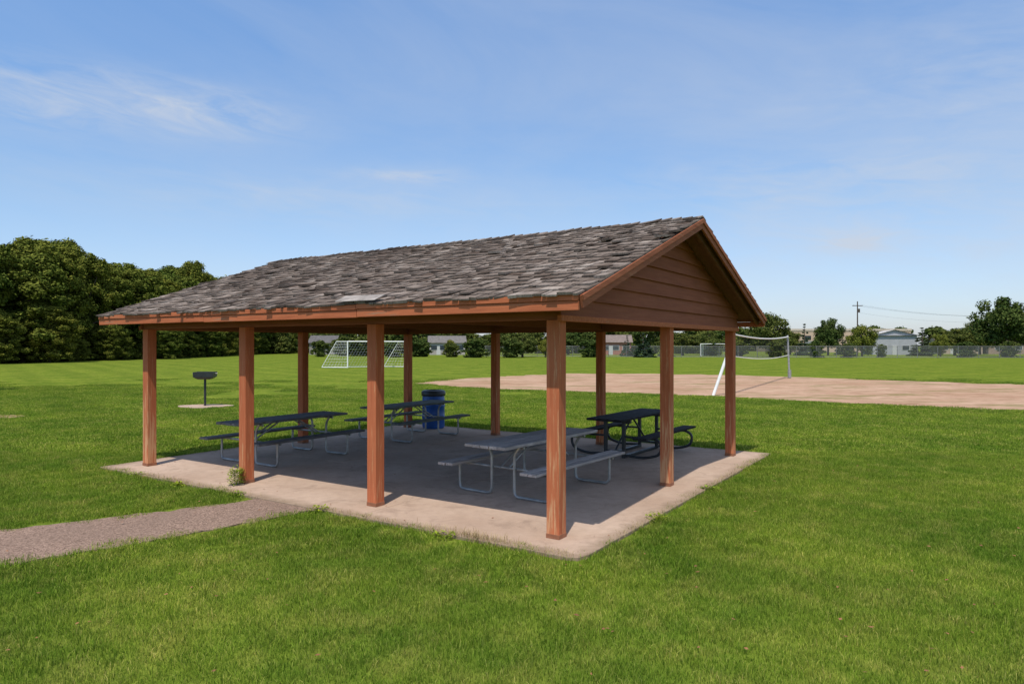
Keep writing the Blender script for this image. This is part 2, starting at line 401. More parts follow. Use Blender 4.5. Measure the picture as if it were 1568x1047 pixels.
# ------------------------------------------------------------ grass instanced patches
def patch_mesh(name,size,n,h0,h1,w,seed):
    r=np.random.default_rng(seed)
    x=r.uniform(-size/2,size/2,n)+r.normal(0,.02,n); y=r.uniform(-size/2,size/2,n)+r.normal(0,.02,n)
    h=r.uniform(h0,h1,n)*(1+.3*np.sin(x*9+seed)*np.cos(y*8)); th=r.uniform(0,2*np.pi,n); le=r.uniform(.1,.95,n)*h; ld=r.uniform(0,2*np.pi,n)
    ww=w*r.uniform(.6,1.3,n)/2; cx,cy=np.cos(th)*ww,np.sin(th)*ww
    lx,ly=np.cos(ld)*le,np.sin(ld)*le; zc=np.zeros(n)
    V=np.stack([np.stack([x-cx,y-cy,zc],1),np.stack([x+cx,y+cy,zc],1),
      np.stack([x+cx*.8+lx*.3,y+cy*.8+ly*.3,h*.6],1),np.stack([x-cx*.8+lx*.3,y-cy*.8+ly*.3,h*.6],1),
      np.stack([x+lx,y+ly,h*np.sqrt(np.clip(1-(le/h)**2*.45,0,1))],1)],1).reshape(-1,3)
    b=np.arange(n)*5
    q=np.stack([b,b+1,b+2,b+3],1).tolist(); tr=np.stack([b+3,b+2,b+4],1).tolist()
    me=bpy.data.meshes.new(name); me.from_pydata(V.tolist(),[],q+tr); me.materials.append(M_blade); return me
lawn=empty('grass_lawn')
def excl(p,m,jit=0):
    dx=p[:,0]-P4.x; dy=p[:,1]-P4.y; lx=dx*cR+dy*sR; ly=-dx*sR+dy*cR
    if m<.2: jit=jit-.05*(1+np.sin(lx*2.7+1)*np.sin(ly*1.9))-.035*np.sin(lx*7.3)*np.sin(ly*6.1)
    ins=(lx>-.56-m-jit)&(lx<7.47+m+jit)&(ly>-.59-m-jit)&(ly<8.87+m+jit)
    if m<.2: ins&=~((lx+.56)+(ly+.59)<.14)
    pad=((p[:,0]+10.85)**2/1.0+(p[:,1]-24.2)**2/.8<(1+m)**2)
    res=ins|pad
    offs=[(0,0)] if m<.2 else [(0,0)]+[(m*math.cos(a),m*math.sin(a)) for a in np.arange(0,6.28,.52)]+[(m*.5*math.cos(a),m*.5*math.sin(a)) for a in np.arange(0,6.28,1.05)]
    for ox_,oy_ in offs:
        res|=inpoly(p[:,0]+ox_,p[:,1]+oy_,pathpoly)|inpoly(p[:,0]+ox_,p[:,1]+oy_,dirtpoly)
    return res
def emit(tag,p,a,s,meshes):
    which=rng.integers(0,len(meshes),len(p))
    for k,me in enumerate(meshes):
        sel=which==k; q=p[sel]; aa=a[sel]; n=len(q); ss=s[sel]*.7071
        if n==0: continue
        V=np.stack([np.stack([q[:,0]+np.cos(aa+c_*np.pi/2)*ss,q[:,1]+np.sin(aa+c_*np.pi/2)*ss,np.full(n,-.042)],1) for c_ in range(4)],1).reshape(-1,3)
        em=mesh_obj(f'{tag}_{k}',V.tolist(),[(4*i,4*i+1,4*i+2,4*i+3) for i in range(n)],M_ground,lawn)
        em.instance_type='FACES'; em.use_instance_faces_scale=True; em.instance_faces_scale=1.0
        em.show_instancer_for_render=False; em.show_instancer_for_viewport=False
        ch=bpy.data.objects.new(f'{tag}_turf_{k}',me); link(ch,em)
def zone(tag,Y0,Y1,cell,sub,bigm,smallm,thin=0):
    C=[]
    for yv in np.arange(Y0+cell/2,Y1,cell):
        hw=.84*yv+1.6
        for xv in np.arange(-math.ceil(hw/cell)*cell,hw,cell): C.append((xv,yv))
    C=np.array(C); ex=excl(C,cell*.72+.03)
    big=C[~ex]; edge=C[ex]
    if thin: 
        k=rng.random(len(big))<np.clip((Y1-big[:,1])/thin,0,1); big=big[k]
    n=len(big); emit(tag,big,rng.integers(0,4,n)*np.pi/2+np.pi/4+rng.normal(0,.03,n),np.full(n,1.0),bigm)
    m=int(round(cell/sub)); o_=(np.arange(m)+.5)*cell/m-cell/2
    gx_,gy_=np.meshgrid(o_,o_); offs=np.stack([gx_.ravel(),gy_.ravel()],1)
    p=(edge[:,None,:]+offs[None]).reshape(-1,2); p+=rng.uniform(-sub*.5,sub*.5,p.shape)
    p=p[~excl(p,.06,rng.normal(0,.03,len(p)))]; n=len(p)
    emit(tag+'_edge',p,rng.uniform(0,6.28,n),rng.uniform(.85,1.45,n),smallm)
bigN=[patch_mesh(f'turfN{i}',1.1,7000,.03,.064,.0042,i) for i in range(4)]
smN=[patch_mesh(f'turfn{i}',.28,400,.03,.064,.0042,10+i) for i in range(3)]
bigF=[patch_mesh(f'turfF{i}',2.05,6200,.03,.06,.010,20+i) for i in range(3)]
smF=[patch_mesh(f'turff{i}',.5,330,.03,.06,.010,30+i) for i in range(3)]
zone('near',3.0,13.8,1.08,.22,bigN,smN)
zone('mid',13.8,44,2.0,.4,bigF,smF,thin=16)
mb=MB()
for i in range(190):
    y=random.uniform(4,13); x=random.uniform(-.8*y,.8*y); lx,ly=W2L(x,y)
    if -.6<lx<7.5 and -.6<ly<8.9: continue
    a=random.uniform(0,6.28); s=random.uniform(.012,.028); z=random.uniform(-.0,.012)
    mb.add([(x+math.cos(a+k*math.pi/2)*s*(1 if k%2 else .55),y+math.sin(a+k*math.pi/2)*s*(1 if k%2 else .55),z+random.uniform(0,.012)) for k in range(4)],[(0,1,2,3)])
for i in range(60):
    lx=random.choice([random.uniform(-.5,7.3),random.uniform(-.5,.3)]); ly=random.uniform(-.5,8.7); x,y=L2W(lx,ly)
    a=random.uniform(0,6.28); s=random.uniform(.01,.022)
    mb.add([(x+math.cos(a+k*math.pi/2)*s*(1 if k%2 else .55),y+math.sin(a+k*math.pi/2)*s*(1 if k%2 else .55),.004+random.uniform(0,.01)) for k in range(4)],[(0,1,2,3)])
mb.obj('fallen_leaves',simple('dry_leaf',(.24,.11,.05),.8,0,.4,3))
# ------------------------------------------------------------ trees
def leafcloud(r,clumps,n,ls,flat=1.0,nb=1.0):
    C=np.array([c[0] for c in clumps]); R=np.array([c[1] for c in clumps])
    w=R**2; w/=w.sum(); idx=r.choice(len(C),n,p=w)
    d=r.normal(size=(n,3)); d/=np.linalg.norm(d,axis=1)[:,None]
    rad=R[idx]*(r.uniform(0.2,1,n)**.5)*(1+r.normal(0,.12,n))
    P=C[idx]+d*rad[:,None]*np.array([1,1,flat])
    P[:,2]=np.abs(P[:,2])
    N=d*nb+r.normal(0,.6,(n,3))+np.array([0,0,.25]); N/=np.linalg.norm(N,axis=1)[:,None]
    T=np.cross(N,r.normal(size=(n,3))); T/=np.linalg.norm(T,axis=1)[:,None]; B=np.cross(N,T)
    s=ls*r.uniform(.5,1.35,n)[:,None]
    V=np.stack([P-T*s,P-B*s*.55,P+T*s,P+B*s*.55],1).reshape(-1,3)
    return V
def tree_mesh(name,seed,H,R,n,ls,base,leaf,nc=42,shape='round'):
    r=np.random.default_rng(seed); mb=MB(); cl=[]
    zc=(H+base*H)/2; hz=(H-base*H)/2
    if shape=='round':
        for i in range(nc):
            u=r.uniform(-1,1); a=r.uniform(0,6.283); rr=math.sqrt(1-u*u); k=r.uniform(.45,.95)
            cr=R*r.uniform(.14,.32)
            cl.append(((math.cos(a)*rr*k*R*(1-.2*max(0,u)),math.sin(a)*rr*k*R*(1-.2*max(0,u)),zc+u*k*hz*(.98)),cr))
        cl.append(((0,0,zc),R*.55))
    elif shape=='wood':
        for i in range(nc):
            u=r.uniform(0,1)**.9; a=r.uniform(0,6.283); z=H*(.04+.90*u)
            pr=R*(1.0-.05*abs(u-.35)) if u<.55 else R*math.sqrt(max(0,1-((u-.55)/.47)**2))
            pr*=r.uniform(.85,1.12)
            k=r.uniform(.55,1.0); cr=R*r.uniform(.10,.26)
            cl.append(((math.cos(a)*pr*k,math.sin(a)*pr*k,z-(cr*.4 if u>.85 else 0)),cr))
        for i in range(5): cl.append(((0,0,H*(.12+.17*i)),R*.5))
    else:
        lv=12
        for i in range(lv):
            tt=i/(lv-1); z=base*H+(H*.97-base*H)*tt; rr=R*(1-tt)**.85
            m=max(1,int(9*(1-tt)))
            for j in range(m):
                a=r.uniform(0,6.283); k=r.uniform(.35,.85)
                cl.append(((math.cos(a)*rr*k,math.sin(a)*rr*k,z-.05*H*k),max(.12*R,rr*.3)))
    tr_=R*(.05 if shape=='wood' else .075)
    mb.tube((0,0,-.3),(0,0,H*.5),tr_,8,tr_*.66); mb.tube((0,0,H*.5),(r.normal(0,.1),r.normal(0,.1),H*.88),tr_*.66,7,R*.012)
    if shape!='cone':
        for c,_ in cl[:14]:
            z0=min(r.uniform(.25,.55)*H,c[2]); 
            mb.tube((0,0,z0),c,R*.03,5,R*.008)
    nb_=len(mb.f)
    V=leafcloud(r,cl,n,ls,.85 if shape!='cone' else .45)
    nv=len(mb.v); verts=mb.v+[tuple(x) for x in V.tolist()]
    faces=mb.f+[(nv+4*i,nv+4*i+1,nv+4*i+2,nv+4*i+3) for i in range(n)]
    me=bpy.data.meshes.new(name); me.from_pydata(verts,[],faces)
    me.materials.append(M_bark); me.materials.append(leaf)
    me.polygons.foreach_set('material_index',[0]*nb_+[1]*n); me.update(); return me
def put(name,me,x,y,s=1,rz=None,sz=None,parent=None):
    o=bpy.data.objects.new(name,me); o.location=(x,y,-.04); o.scale=(s,s,sz if sz else s)
    o.rotation_euler=(0,0,random.uniform(0,6.28) if rz is None else rz); return link(o,parent)
wood=[tree_mesh(f'woodtree{i}',40+i,18,4.8,36000,.19,.0,M_leafL,140,'wood') for i in range(4)]
line=empty('tree_line_woods')
Y=50
while Y<215:
    X=-61+3*math.sin(Y*.07)+random.uniform(-1.6,1.6)
    k=random.uniform(.76,1.06); put('tree',random.choice(wood),X,Y,random.uniform(.8,1.25),sz=k,parent=line)
    if random.random()<.8: put('tree',random.choice(wood),X-8+random.uniform(-1,1),Y+2,random.uniform(1.1,1.3),sz=random.uniform(.84,1.08),parent=line)
    k=random.uniform(.18,.42); put('understory',random.choice(wood),X+4.2+random.uniform(-.8,.8),Y+random.uniform(-2,2),k*1.6,sz=k,parent=line)
    Y+=random.uniform(4.8,6.6)
farm=[tree_mesh(f'fartree{i}',60+i,9,4.2,4200,.40,.0,M_leafD,50,'wood') for i in range(3)]
belt=empty('distant_tree_line')
X=-75
while X<330:
    Yb=235+random.uniform(-14,14)-max(0,X)*.12
    k=random.uniform(.5,1.0); put('belt_tree',random.choice(farm),X,Yb,k*1.2,sz=k,parent=belt); X+=random.uniform(4.0,7)
X=-58
while X<50:
    Yb=170+random.uniform(-5,5)
    k=random.uniform(.42,.8); put('belt_tree',random.choice(farm),X,Yb,k*1.15,sz=k,parent=belt); X+=random.uniform(2.8,5)
deca=[tree_mesh(f'dectree{i}',80+i,9,4.2,12000,.19,.06,M_leafD,60) for i in range(3)]
decy=tree_mesh('dectreeY',90,9,4.2,9000,.2,.08,M_leafY,44)
spr=tree_mesh('spruce',95,9,3.0,9000,.22,.03,M_leafS,0,'cone')
shr=tree_mesh('shrubmesh',97,9,4.2,6000,.32,.0,M_leafD,50,'wood')
def bg(name,me,sx,ty,d,wpx,baseR,baseH=9):
    X=(sx-784)/1053*d; H=EYE+(528-ty)*d/1053; R=wpx/2*d/1053
    put(name,me,X,d,R/baseR,sz=H/baseH)
for a in [(1180,475,125,74),(1268,484,140,46),(1462,500,140,62),(1537,450,125,90),(1585,462,128,70),(1500,488,150,56),(1640,470,140,90),(800,511,120,52),(1045,506,140,64),(1085,506,150,50),(760,506,150,50),(1210,503,150,40),(870,508,150,60)]:
    bg('deciduous_tree',random.choice(deca),*a,4.2)
for a in [(1320,494,130,50),(835,517,118,26),(1440,508,128,34),(1120,512,150,40),(690,518,130,22)]: bg('ornamental_tree',decy,*a,4.2)
for a in [(1232,493,140,30),(1412,499,135,44),(985,508,120,40),(1290,500,150,24),(1020,511,126,26),(960,512,130,24)]: bg('spruce_tree',spr,*a,3.0)
for a in [(600,520,122,44),(640,518,125,44),(730,517,118,50),(780,518,116,44),(905,519,120,44),(1250,520,116,30),(1480,522,118,36),(560,514,135,60),(1350,526,118,18),(1545,521,118,32),(530,514,135,50),(690,524,122,30),(1300,524,116,30),(1190,520,116,30),(490,520,125,30),(1090,520,135,40),(1130,521,130,34),(850,520,135,36)]:
    bg('shrub',shr,*a,4.2)
put('shade_tree',tree_mesh('shadetree',120,9,4.2,14000,.16,.25,M_leafD,46),-28.6,28.5,1.15)
# ------------------------------------------------------------ weeds
def weed(x,y,z,h,rad,n,seed,ls=1.0):
    r=np.random.default_rng(seed); mb=MB()
    for i in range(n):
        a=r.uniform(0,6.28); k=rad*math.sqrt(r.random()); zz=z+h*r.random()**.8*(1-.4*k/rad)
        c=Vector((x+math.cos(a)*k,y+math.sin(a)*k,zz)); s=r.uniform(.012,.03)*ls
        t_=Vector((math.cos(a)+r.normal(0,.4),math.sin(a)+r.normal(0,.4),r.normal(.2,.4))).normalized(); b=t_.cross(Vector((0,0,1))).normalized()
        mb.add([c-t_*s,c-b*s*.55,c+t_*s,c+b*s*.55],[(0,1,2,3)])
    for i in range(8):
        a=r.uniform(0,6.28); mb.tube((x,y,z),(x+math.cos(a)*rad*.6,y+math.sin(a)*rad*.6,z+h*.7),.003,4)
    return mb.obj('weed_plant',M_weed)
wx,wy=L2W(-.19,2*L/3-.02); weed(wx,wy,0,.34,.13,460,3,.9)
for i,(a,b) in enumerate([(-.6,4.9),(-.58,3.2),(-.6,1.1),(1.4,-.62),(-.62,6.3),(3.5,-.62),(-.6,7.6)]):
    wx,wy=L2W(a,b); weed(wx,wy,-.04,random.uniform(.07,.12),.14,90,10+i)
mb=MB()
def tuft(lx,ly,sx_,sy_,n,h):
    for i in range(n):
        x,y=L2W(lx+random.gauss(0,sx_),ly+random.gauss(0,sy_)); a=random.uniform(0,6.28); hh=h*random.uniform(.4,1.2); le=hh*random.uniform(.2,1.1); w=.0016
        p=Vector((x,y,-.02)); q=p+Vector((math.cos(a)*le*.4,math.sin(a)*le*.4,hh*.6)); t_=p+Vector((math.cos(a)*le,math.sin(a)*le,hh*.85)); s_=Vector((-math.sin(a)*w,math.cos(a)*w,0))
        mb.add([p-s_,p+s_,q+s_,q-s_,t_],[(0,1,2,3),(3,2,4)])
tuft(-.5,.75,.06,.35,520,.10); tuft(-.52,2.2,.04,.5,300,.07); tuft(-.5,-.3,.06,.12,160,.06); tuft(1.0,-.56,.5,.04,300,.06); tuft(4.6,-.56,1.2,.04,400,.07); tuft(-.53,6.6,.05,1.2,500,.08)
mb.obj('dry_grass_tufts',M_dry)
# ------------------------------------------------------------ picnic tables
def table(lx,ly,rot,mp,mf,style=0,Lt=2.44,r=.021,mb_=None):
    X,Y_=L2W(lx,ly); e=empty('picnic_table',(X,Y_,0),RZ+math.radians(rot)); h=Lt/2; mb_=mb_ or mp
    m=MB()
    for k in range(5):
        y=-.29+k*.145; m.box(-h+random.uniform(-.012,.012),h+random.uniform(-.008,.008),y-.067,y+.067,.722+random.uniform(-.002,.002),.762+random.uniform(-.002,.003))
    m.obj('tabletop',mp,e,bevel=.005)
    for s,nm in ((-1,'bench_right'),(1,'bench_left')):
        m=MB()
        for k in (-1,1): m.box(-h+random.uniform(-.012,.012),h+random.uniform(-.008,.008),s*.72+k*.068-.063,s*.72+k*.068+.063,.42,.458+random.uniform(-.002,.002))
        m.obj(nm,mb_,e,bevel=.005)
    if style==0:
        for x in (-h*.66,h*.66):
            for s in (-1,1):
                pipe('leg_tube',[(x,s*.80,.418),(x,s*.80,.022),(x,s*.20,.022),(x,s*.20,.60),(x,s*.30,.718)],r,mf,e,.09)
            pipe('bench_rail',[(x+.045,-.84,.398),(x+.045,.84,.398)],r*.85,mf,e,0)
            pipe('top_rail',[(x+.045,-.34,.70),(x+.045,.34,.70)],r*.85,mf,e,0)
            sg=1 if x<0 else -1
            for s in (-1,1): pipe('brace',[(x+sg*.02,s*.07,.39),(x+sg*.62,s*.07,.715)],r*.7,mf,e,0)
    else:
        for x in (-h*.62,h*.62):
            for s in (-1,1):
                m=MB(); m.box(x-.03,x+.03,s*.19-.03,s*.19+.03,.05,.72); m.obj('leg',mf,e,bevel=.005)
                pts=[(x,s*(.22+.02),.05),(x,s*.62,.03),(x,s*.92,.12),(x,s*.95,.34),(x,s*.78,.415)]
                pipe('bench_arm',pts,.026,mf,e,.25)
                pipe('bench_strut',[(x,s*.2,.40),(x,s*.80,.40)],.02,mf,e,0)
            m=MB(); m.box(x-.03,x+.03,-.34,.34,.66,.72-.002); m.obj('top_bar',mf,e,bevel=.004)
        for s in (-1,1):
            m=MB(); m.box(-h*.62-.03,h*.62+.03,s*.19-.033,s*.19+.033,.0,.052); m.obj('base_rail',mf,e,bevel=.004)
        pipe('brace',[(-h*.6,0,.12),(0,0,.70)],.018,mf,e,0); pipe('brace',[(h*.6,0,.12),(0,0,.70)],.018,mf,e,0)
        m=MB(); m.box(-h*.62-.02,-h*.62+.02,-.17,.17,.10,.14); m.box(h*.62-.02,h*.62+.02,-.17,.17,.10,.14); m.obj('cross_bar',mf,e)
    return e
table(1.88,6.95,0,M_plk_dark,M_galv)
table(5.4,7.0,0,M_plk_green,M_galv)
table(2.17,1.59,-3.6,M_plk_grey,M_galv)
table(6.1,1.75,-2,M_plk_black,M_blackmetal,1)
# ------------------------------------------------------------ barrel
def lathe(mb,prof,n=32,cx=0,cy=0):
    v=[];f=[]
    for (r,z) in prof:
        for i in range(n):
            a=2*math.pi*i/n; v.append((cx+r*math.cos(a),cy+r*math.sin(a),z))
    for k in range(len(prof)-1):
        for i in range(n): f.append((k*n+i,k*n+(i+1)%n,(k+1)*n+(i+1)%n,(k+1)*n+i))
    mb.add(v,f)
bx,by=L2W(6.98,7.60); e=empty('trash_barrel',(bx,by,0))
m=MB(); lathe(m,[(.001,.0),(.25,.0),(.27,.02),(.285,.06),(.285,.26),(.297,.275),(.297,.295),(.285,.31),(.287,.55),(.299,.565),(.299,.585),(.287,.60),(.28,.82),(.265,.86)])
m.obj('drum',M_blue,e,smooth=True)
m=MB(); lathe(m,[(.266,.82),(.305,.83),(.31,.87),(.305,.93),(.27,.965),(.20,.975),(.19,.96),(.19,.86),(.001,.85)]); m.obj('lid_ring',M_blackmetal,e,smooth=True)
# ------------------------------------------------------------ grill
gx,gy=-10.8,24.2; e=empty('park_grill',(gx,gy,0),math.radians(8))
m=MB(); m.tube((0,0,-.02),(0,0,.92),.04,14); m.obj('pedestal',M_blackmetal,e,smooth=False)
m=MB(); 
def frust(mb,a,b,c,d,z0,z1):
    mb.add([(-a,-b,z0),(a,-b,z0),(a,b,z0),(-a,b,z0),(-c,-d,z1),(c,-d,z1),(c,d,z1),(-c,d,z1)],[(0,3,2,1),(0,1,5,4),(1,2,6,5),(2,3,7,6),(3,0,4,7)])
frust(m,.2,.16,.33,.25,.92,1.0); frust(m,.33,.25,.34,.26,1.0,1.16)
ob=m.obj('firebox',M_blackmetal,e); sm=ob.modifiers.new('s','SOLIDIFY'); sm.thickness=.012
m=MB()
for k in range(11): m.box(-.30+k*.06-.006,-.30+k*.06+.006,-.24,.24,1.165,1.178)
m.box(-.34,.34,-.25,-.241,1.163,1.18); m.box(-.34,.34,.241,.25,1.163,1.18)
m.obj('grate',M_blackmetal,e)
m=MB(); m.tube((-.34,0,1.12),(-.42,0,1.12),.012); m.tube((.34,0,1.12),(.42,0,1.12),.012); m.obj('handles',M_galv,e)
m=MB(); poly=[(gx+.95*math.cos(a)*(1+.06*math.sin(3*a)),gy+.62*math.sin(a)*(1+.08*math.cos(4*a))) for a in [i*math.pi/12 for i in range(24)]]
m.prism(poly,-.08,-.012); m.obj('grill_pad',M_conc)
m=MB(); poly=[(-15.6+.9*math.cos(a),20.6+.6*math.sin(a)*(1+.1*math.cos(3*a))) for a in [i*math.pi/12 for i in range(24)]]
m.prism(poly,-.08,-.02); m.obj('horseshoe_pad',M_dirt)
# ------------------------------------------------------------ soccer goals
def netgrid(mb,a,b,c,d,nu,nv,r=.012):
    a,b,c,d=map(Vector,(a,b,c,d))
    for i in range(nu+1):
        t_=i/nu; mb.tube(a.lerp(b,t_),d.lerp(c,t_),r,3)
    for j in range(nv+1):
        t_=j/nv; mb.tube(a.lerp(d,t_),b.lerp(c,t_),r,3)
def goal(A,B,bt,bb,H=2.44,r=.06,nr=.010,dens_=.28):
    A=Vector(A);B=Vector(B);e=empty('soccer_goal',(A.x,A.y,0)); b=B-A; b.z=0
    bt=Vector(bt);bb=Vector(bb); Z=Vector((0,0,1)); o=Vector((0,0,0))
    m=MB(); m.tube(o,Z*H,r,10); m.tube(b,b+Z*H,r,10); m.tube(o+Z*(H-.001),b+Z*(H-.001),r,10); m.obj('frame',M_white,e)
    m=MB()
    for q in (o,b):
        m.tube(q+Z*H,q+bt+Z*H,r*.6,6); m.tube(q+bt+Z*H,q+bb+Z*.03,r*.6,6); m.tube(q+Z*.03,q+bb+Z*.03,r*.6,6)
    m.tube(bt+Z*H,b+bt+Z*H,r*.6,6); m.tube(bb+Z*.03,b+bb+Z*.03,r*.6,6); m.obj('rear_frame',M_white,e)
    m=MB(); wn=int(b.length/dens_)
    netgrid(m,bb,b+bb,b+bt+Z*H,bt+Z*H,wn,10,nr); netgrid(m,o+Z*H,b+Z*H,b+bt+Z*H,bt+Z*H,wn,4,nr)
    for q in (o,b): netgrid(m,q,q+bb,q+bt+Z*H,q+Z*H,8,9,nr)
    m.obj('net',M_net,e)
goal((-15.3,64,0),(-9.9,66.4,0),(-1.1,.25,0),(-2.55,.55,0),nr=.007)
goal((36.2,132,0),(41.6,134,0),(.8,1,0),(1.2,2.4,0),2.3,.07,.014,.5)
# ------------------------------------------------------------ volleyball net
e=empty('volleyball_net'); m=MB()
m.tube((8.6,29.4,-.05),(9.62,29.7,2.62),.065,10); m.obj('pole_near',M_white,e)
m=MB(); m.tube((18.0,44.6,-.05),(17.95,44.8,2.75),.06,10); m.tube((18.0,44.6,.0),(18.0,44.6,.5),.11,10); m.obj('pole_far',M_galv,e)
m=MB(); n=28; A=Vector((9.62,29.7,2.58)); B=Vector((17.95,44.7,2.66)); T=[];Bo=[]
for i in range(n+1):
    t_=i/n; p=A.lerp(B,t_); sag=4*t_*(1-t_); T.append(p-Vector((0,0,.16*sag))); Bo.append(p-Vector((0,0,.95+.16*sag+.25*t_)))
m2=MB()
for i in range(n):
    m.tube(T[i],T[i+1],.035,5); m.tube(Bo[i],Bo[i+1],.02,5)
    for j in range(1,5): m2.tube(T[i].lerp(Bo[i],j/5),T[i+1].lerp(Bo[i+1],j/5),.004,3)
    for q in (0,.5): m2.tube(T[i].lerp(T[i+1],q),Bo[i].lerp(Bo[i+1],q),.004,3)
m.obj('net_tapes',M_white,e); m2.obj('net_mesh',M_blackmetal,e)
# ------------------------------------------------------------ chain link fence
t=NT('chain_link',.5,.3); t.col((.22,.23,.22))
tp=t.new('ShaderNodeBsdfTransparent'); mx=t.new('ShaderNodeMixShader'); mx.inputs[0].default_value=.22
t.lk(tp.outputs[0],mx.inputs[1]); t.lk(t.b.outputs[0],mx.inputs[2]); t.lk(mx.outputs[0],t.n['Material Output'].inputs[0]); M_chain=t.m
e=empty('chain_link_fence'); m=MB(); mm=MB()
Fp=[(-8,128),(14,122),(60,113),(110,108),(170,104)]
for (a,b) in zip(Fp[:-1],Fp[1:]):
    a3=Vector((a[0],a[1],0));b3=Vector((b[0],b[1],0)); k=int((b3-a3).length/3)
    for i in range(k):
        p=a3.lerp(b3,i/k); m.tube(p,p+Vector((0,0,1.95)),.045,6)
    for z in (1.9,.1): m.tube(a3+Vector((0,0,z)),b3+Vector((0,0,z)),.03,5)
    mm.add([a3,b3,b3+Vector((0,0,1.9)),a3+Vector((0,0,1.9))],[(0,1,2,3)])
m.obj('posts_and_rails',simple('fence_galvanised',(.2,.2,.2),.6,.3),e); mm.obj('chain_mesh',M_chain,e)
# ------------------------------------------------------------ buildings
M_glass=simple('window_glass',(.03,.04,.05),.15,0,.2,2,.6)
M_trimw=simple('window_trim',(.5,.5,.48),.6,0,.06,3)
def house(name,sx0,sx1,d,wh,rise,dep,wallc,roofc,rz=0,gable_front=False,win=4,garage=True,zoff=0):
    X0=(sx0-784)/1053*d; X1=(sx1-784)/1053*d; w=X1-X0
    e=empty(name,((X0+X1)/2,d,-.04),rz); mw=simple(name+'_wall',wallc,.9,0,.08,1.5,.1); mr=simple(name+'_roof',roofc,.95,0,.25,2,.05)
    h=w/2; box('walls',-h,h,0,dep,0,wh,mw,e)
    o=.4
    if gable_front:
        v=[(-h-o,-o,wh-.1),(0,-o,wh+rise),(h+o,-o,wh-.1),(-h-o,dep+o,wh-.1),(0,dep+o,wh+rise),(h+o,dep+o,wh-.1)]
        f=[(0,1,4,3),(1,2,5,4),(0,3,5,2)]
        mesh_obj('roof',v,f,mr,e); mesh_obj('gable',[(-h,-.01,wh),(h,-.01,wh),(0,-.01,wh+rise*.93)],[(0,1,2)],mw,e)
    else:
        v=[(-h-o,-o,wh-.1),(h+o,-o,wh-.1),(h+o,dep/2,wh+rise),(-h-o,dep/2,wh+rise),(h+o,dep+o,wh-.1),(-h-o,dep+o,wh-.1)]
        f=[(0,1,2,3),(3,2,4,5),(0,5,4,1)]
        mesh_obj('roof',v,f,mr,e)
        mesh_obj('gables',[(-h,0,wh),(-h,dep,wh),(-h,dep/2,wh+rise*.93),(h,0,wh),(h,dep,wh),(h,dep/2,wh+rise*.93)],[(0,2,1),(3,4,5)],mw,e)
    for i in range(win):
        x=-h+w*(i+.5)/win
        box('window_frame',x-.75,x+.75,-.05,-.004,1.0,2.1,M_trimw,e); box('window',x-.65,x+.65,-.07,-.052,1.08,2.02,M_glass,e)
    if garage: box('door',-h+w/win-.45,-h+w/win+.45,-.06,-.004,0,2.05,M_trimw,e)
    return e
house('ranch_house',658,712,150,2.7,1.5,8,(.36,.33,.30),(.16,.15,.14),.12)
house('ranch_house',474,512,152,2.7,1.6,8,(.25,.235,.22),(.12,.115,.115),.1,win=2)
house('brick_ranch_house',920,966,150,2.8,1.6,8,(.34,.16,.12),(.2,.16,.14),-.1,win=3)
house('tan_house',1440,1500,165,2.8,1.8,8,(.42,.33,.25),(.2,.15,.12),-.3,win=3)
house('brown_house',1520,1600,160,2.8,1.8,8,(.3,.22,.17),(.13,.1,.09),-.3,win=3)
house('metal_shed',1340,1400,150,4.3,1.2,16,(.36,.365,.38),(.5,.49,.48),-.35,gable_front=True,win=2,garage=True)
d=200; X0=(1205-784)/1053*d; X1=(1395-784)/1053*d; e=empty('warehouse',(0,0,0))
mw=simple('warehouse_wall',(.50,.37,.27),.85,0,.08,.3); mr=simple('warehouse_roof',(.52,.44,.36),.8)
box('walls',X0,X1,d,d+25,-.04,6.2,mw,e); box('parapet',X0-.15,X1+.15,d-.15,d+25.1,6.2,6.8,mr,e)
for i in range(9):
    x=X0+2+i*(X1-X0-4)/8; box('window',x-1,x+1,d-.06,d-.004,3.6,4.8,M_glass,e)
box('loading_door',X0+5,X0+9,d-.09,d-.064,0,3.3,M_galv,e)
d=150; ux=(1313-784)/1053*d; e=empty('utility_pole',(ux,d,0)); m=MB(); m.tube((0,0,-.1),(0,0,11.6),.17,8,.11)
m.box(-1.1,1.1,-.06,.06,10.6,10.75); m.tube((.35,0,9.2),(.35,0,10),.2,8); m.obj('pole',M_bark,e)
def wire(mb,a,b,sag,r=.02,n=14):
    a=Vector(a);b=Vector(b);prev=a
    for i in range(1,n+1):
        t_=i/n; p=a.lerp(b,t_)-Vector((0,0,sag*4*t_*(1-t_))); mb.tube(prev,p,r,3); prev=p
m=MB()
for q in (-1,0,1): wire(m,(q,0,10.8),(46+q,12,9.2),1.1,.012); 
wire(m,(0,0,9.2),(46,12,8.0),1.2,.012)
m.obj('wires',M_blackmetal,e)
m=MB(); m.tube((46,12,-.1),(46,12,9.6),.16,8,.1); m.box(44.9,47.1,11.94,12.06,9.0,9.15); m.obj('pole_next',M_bark,e)
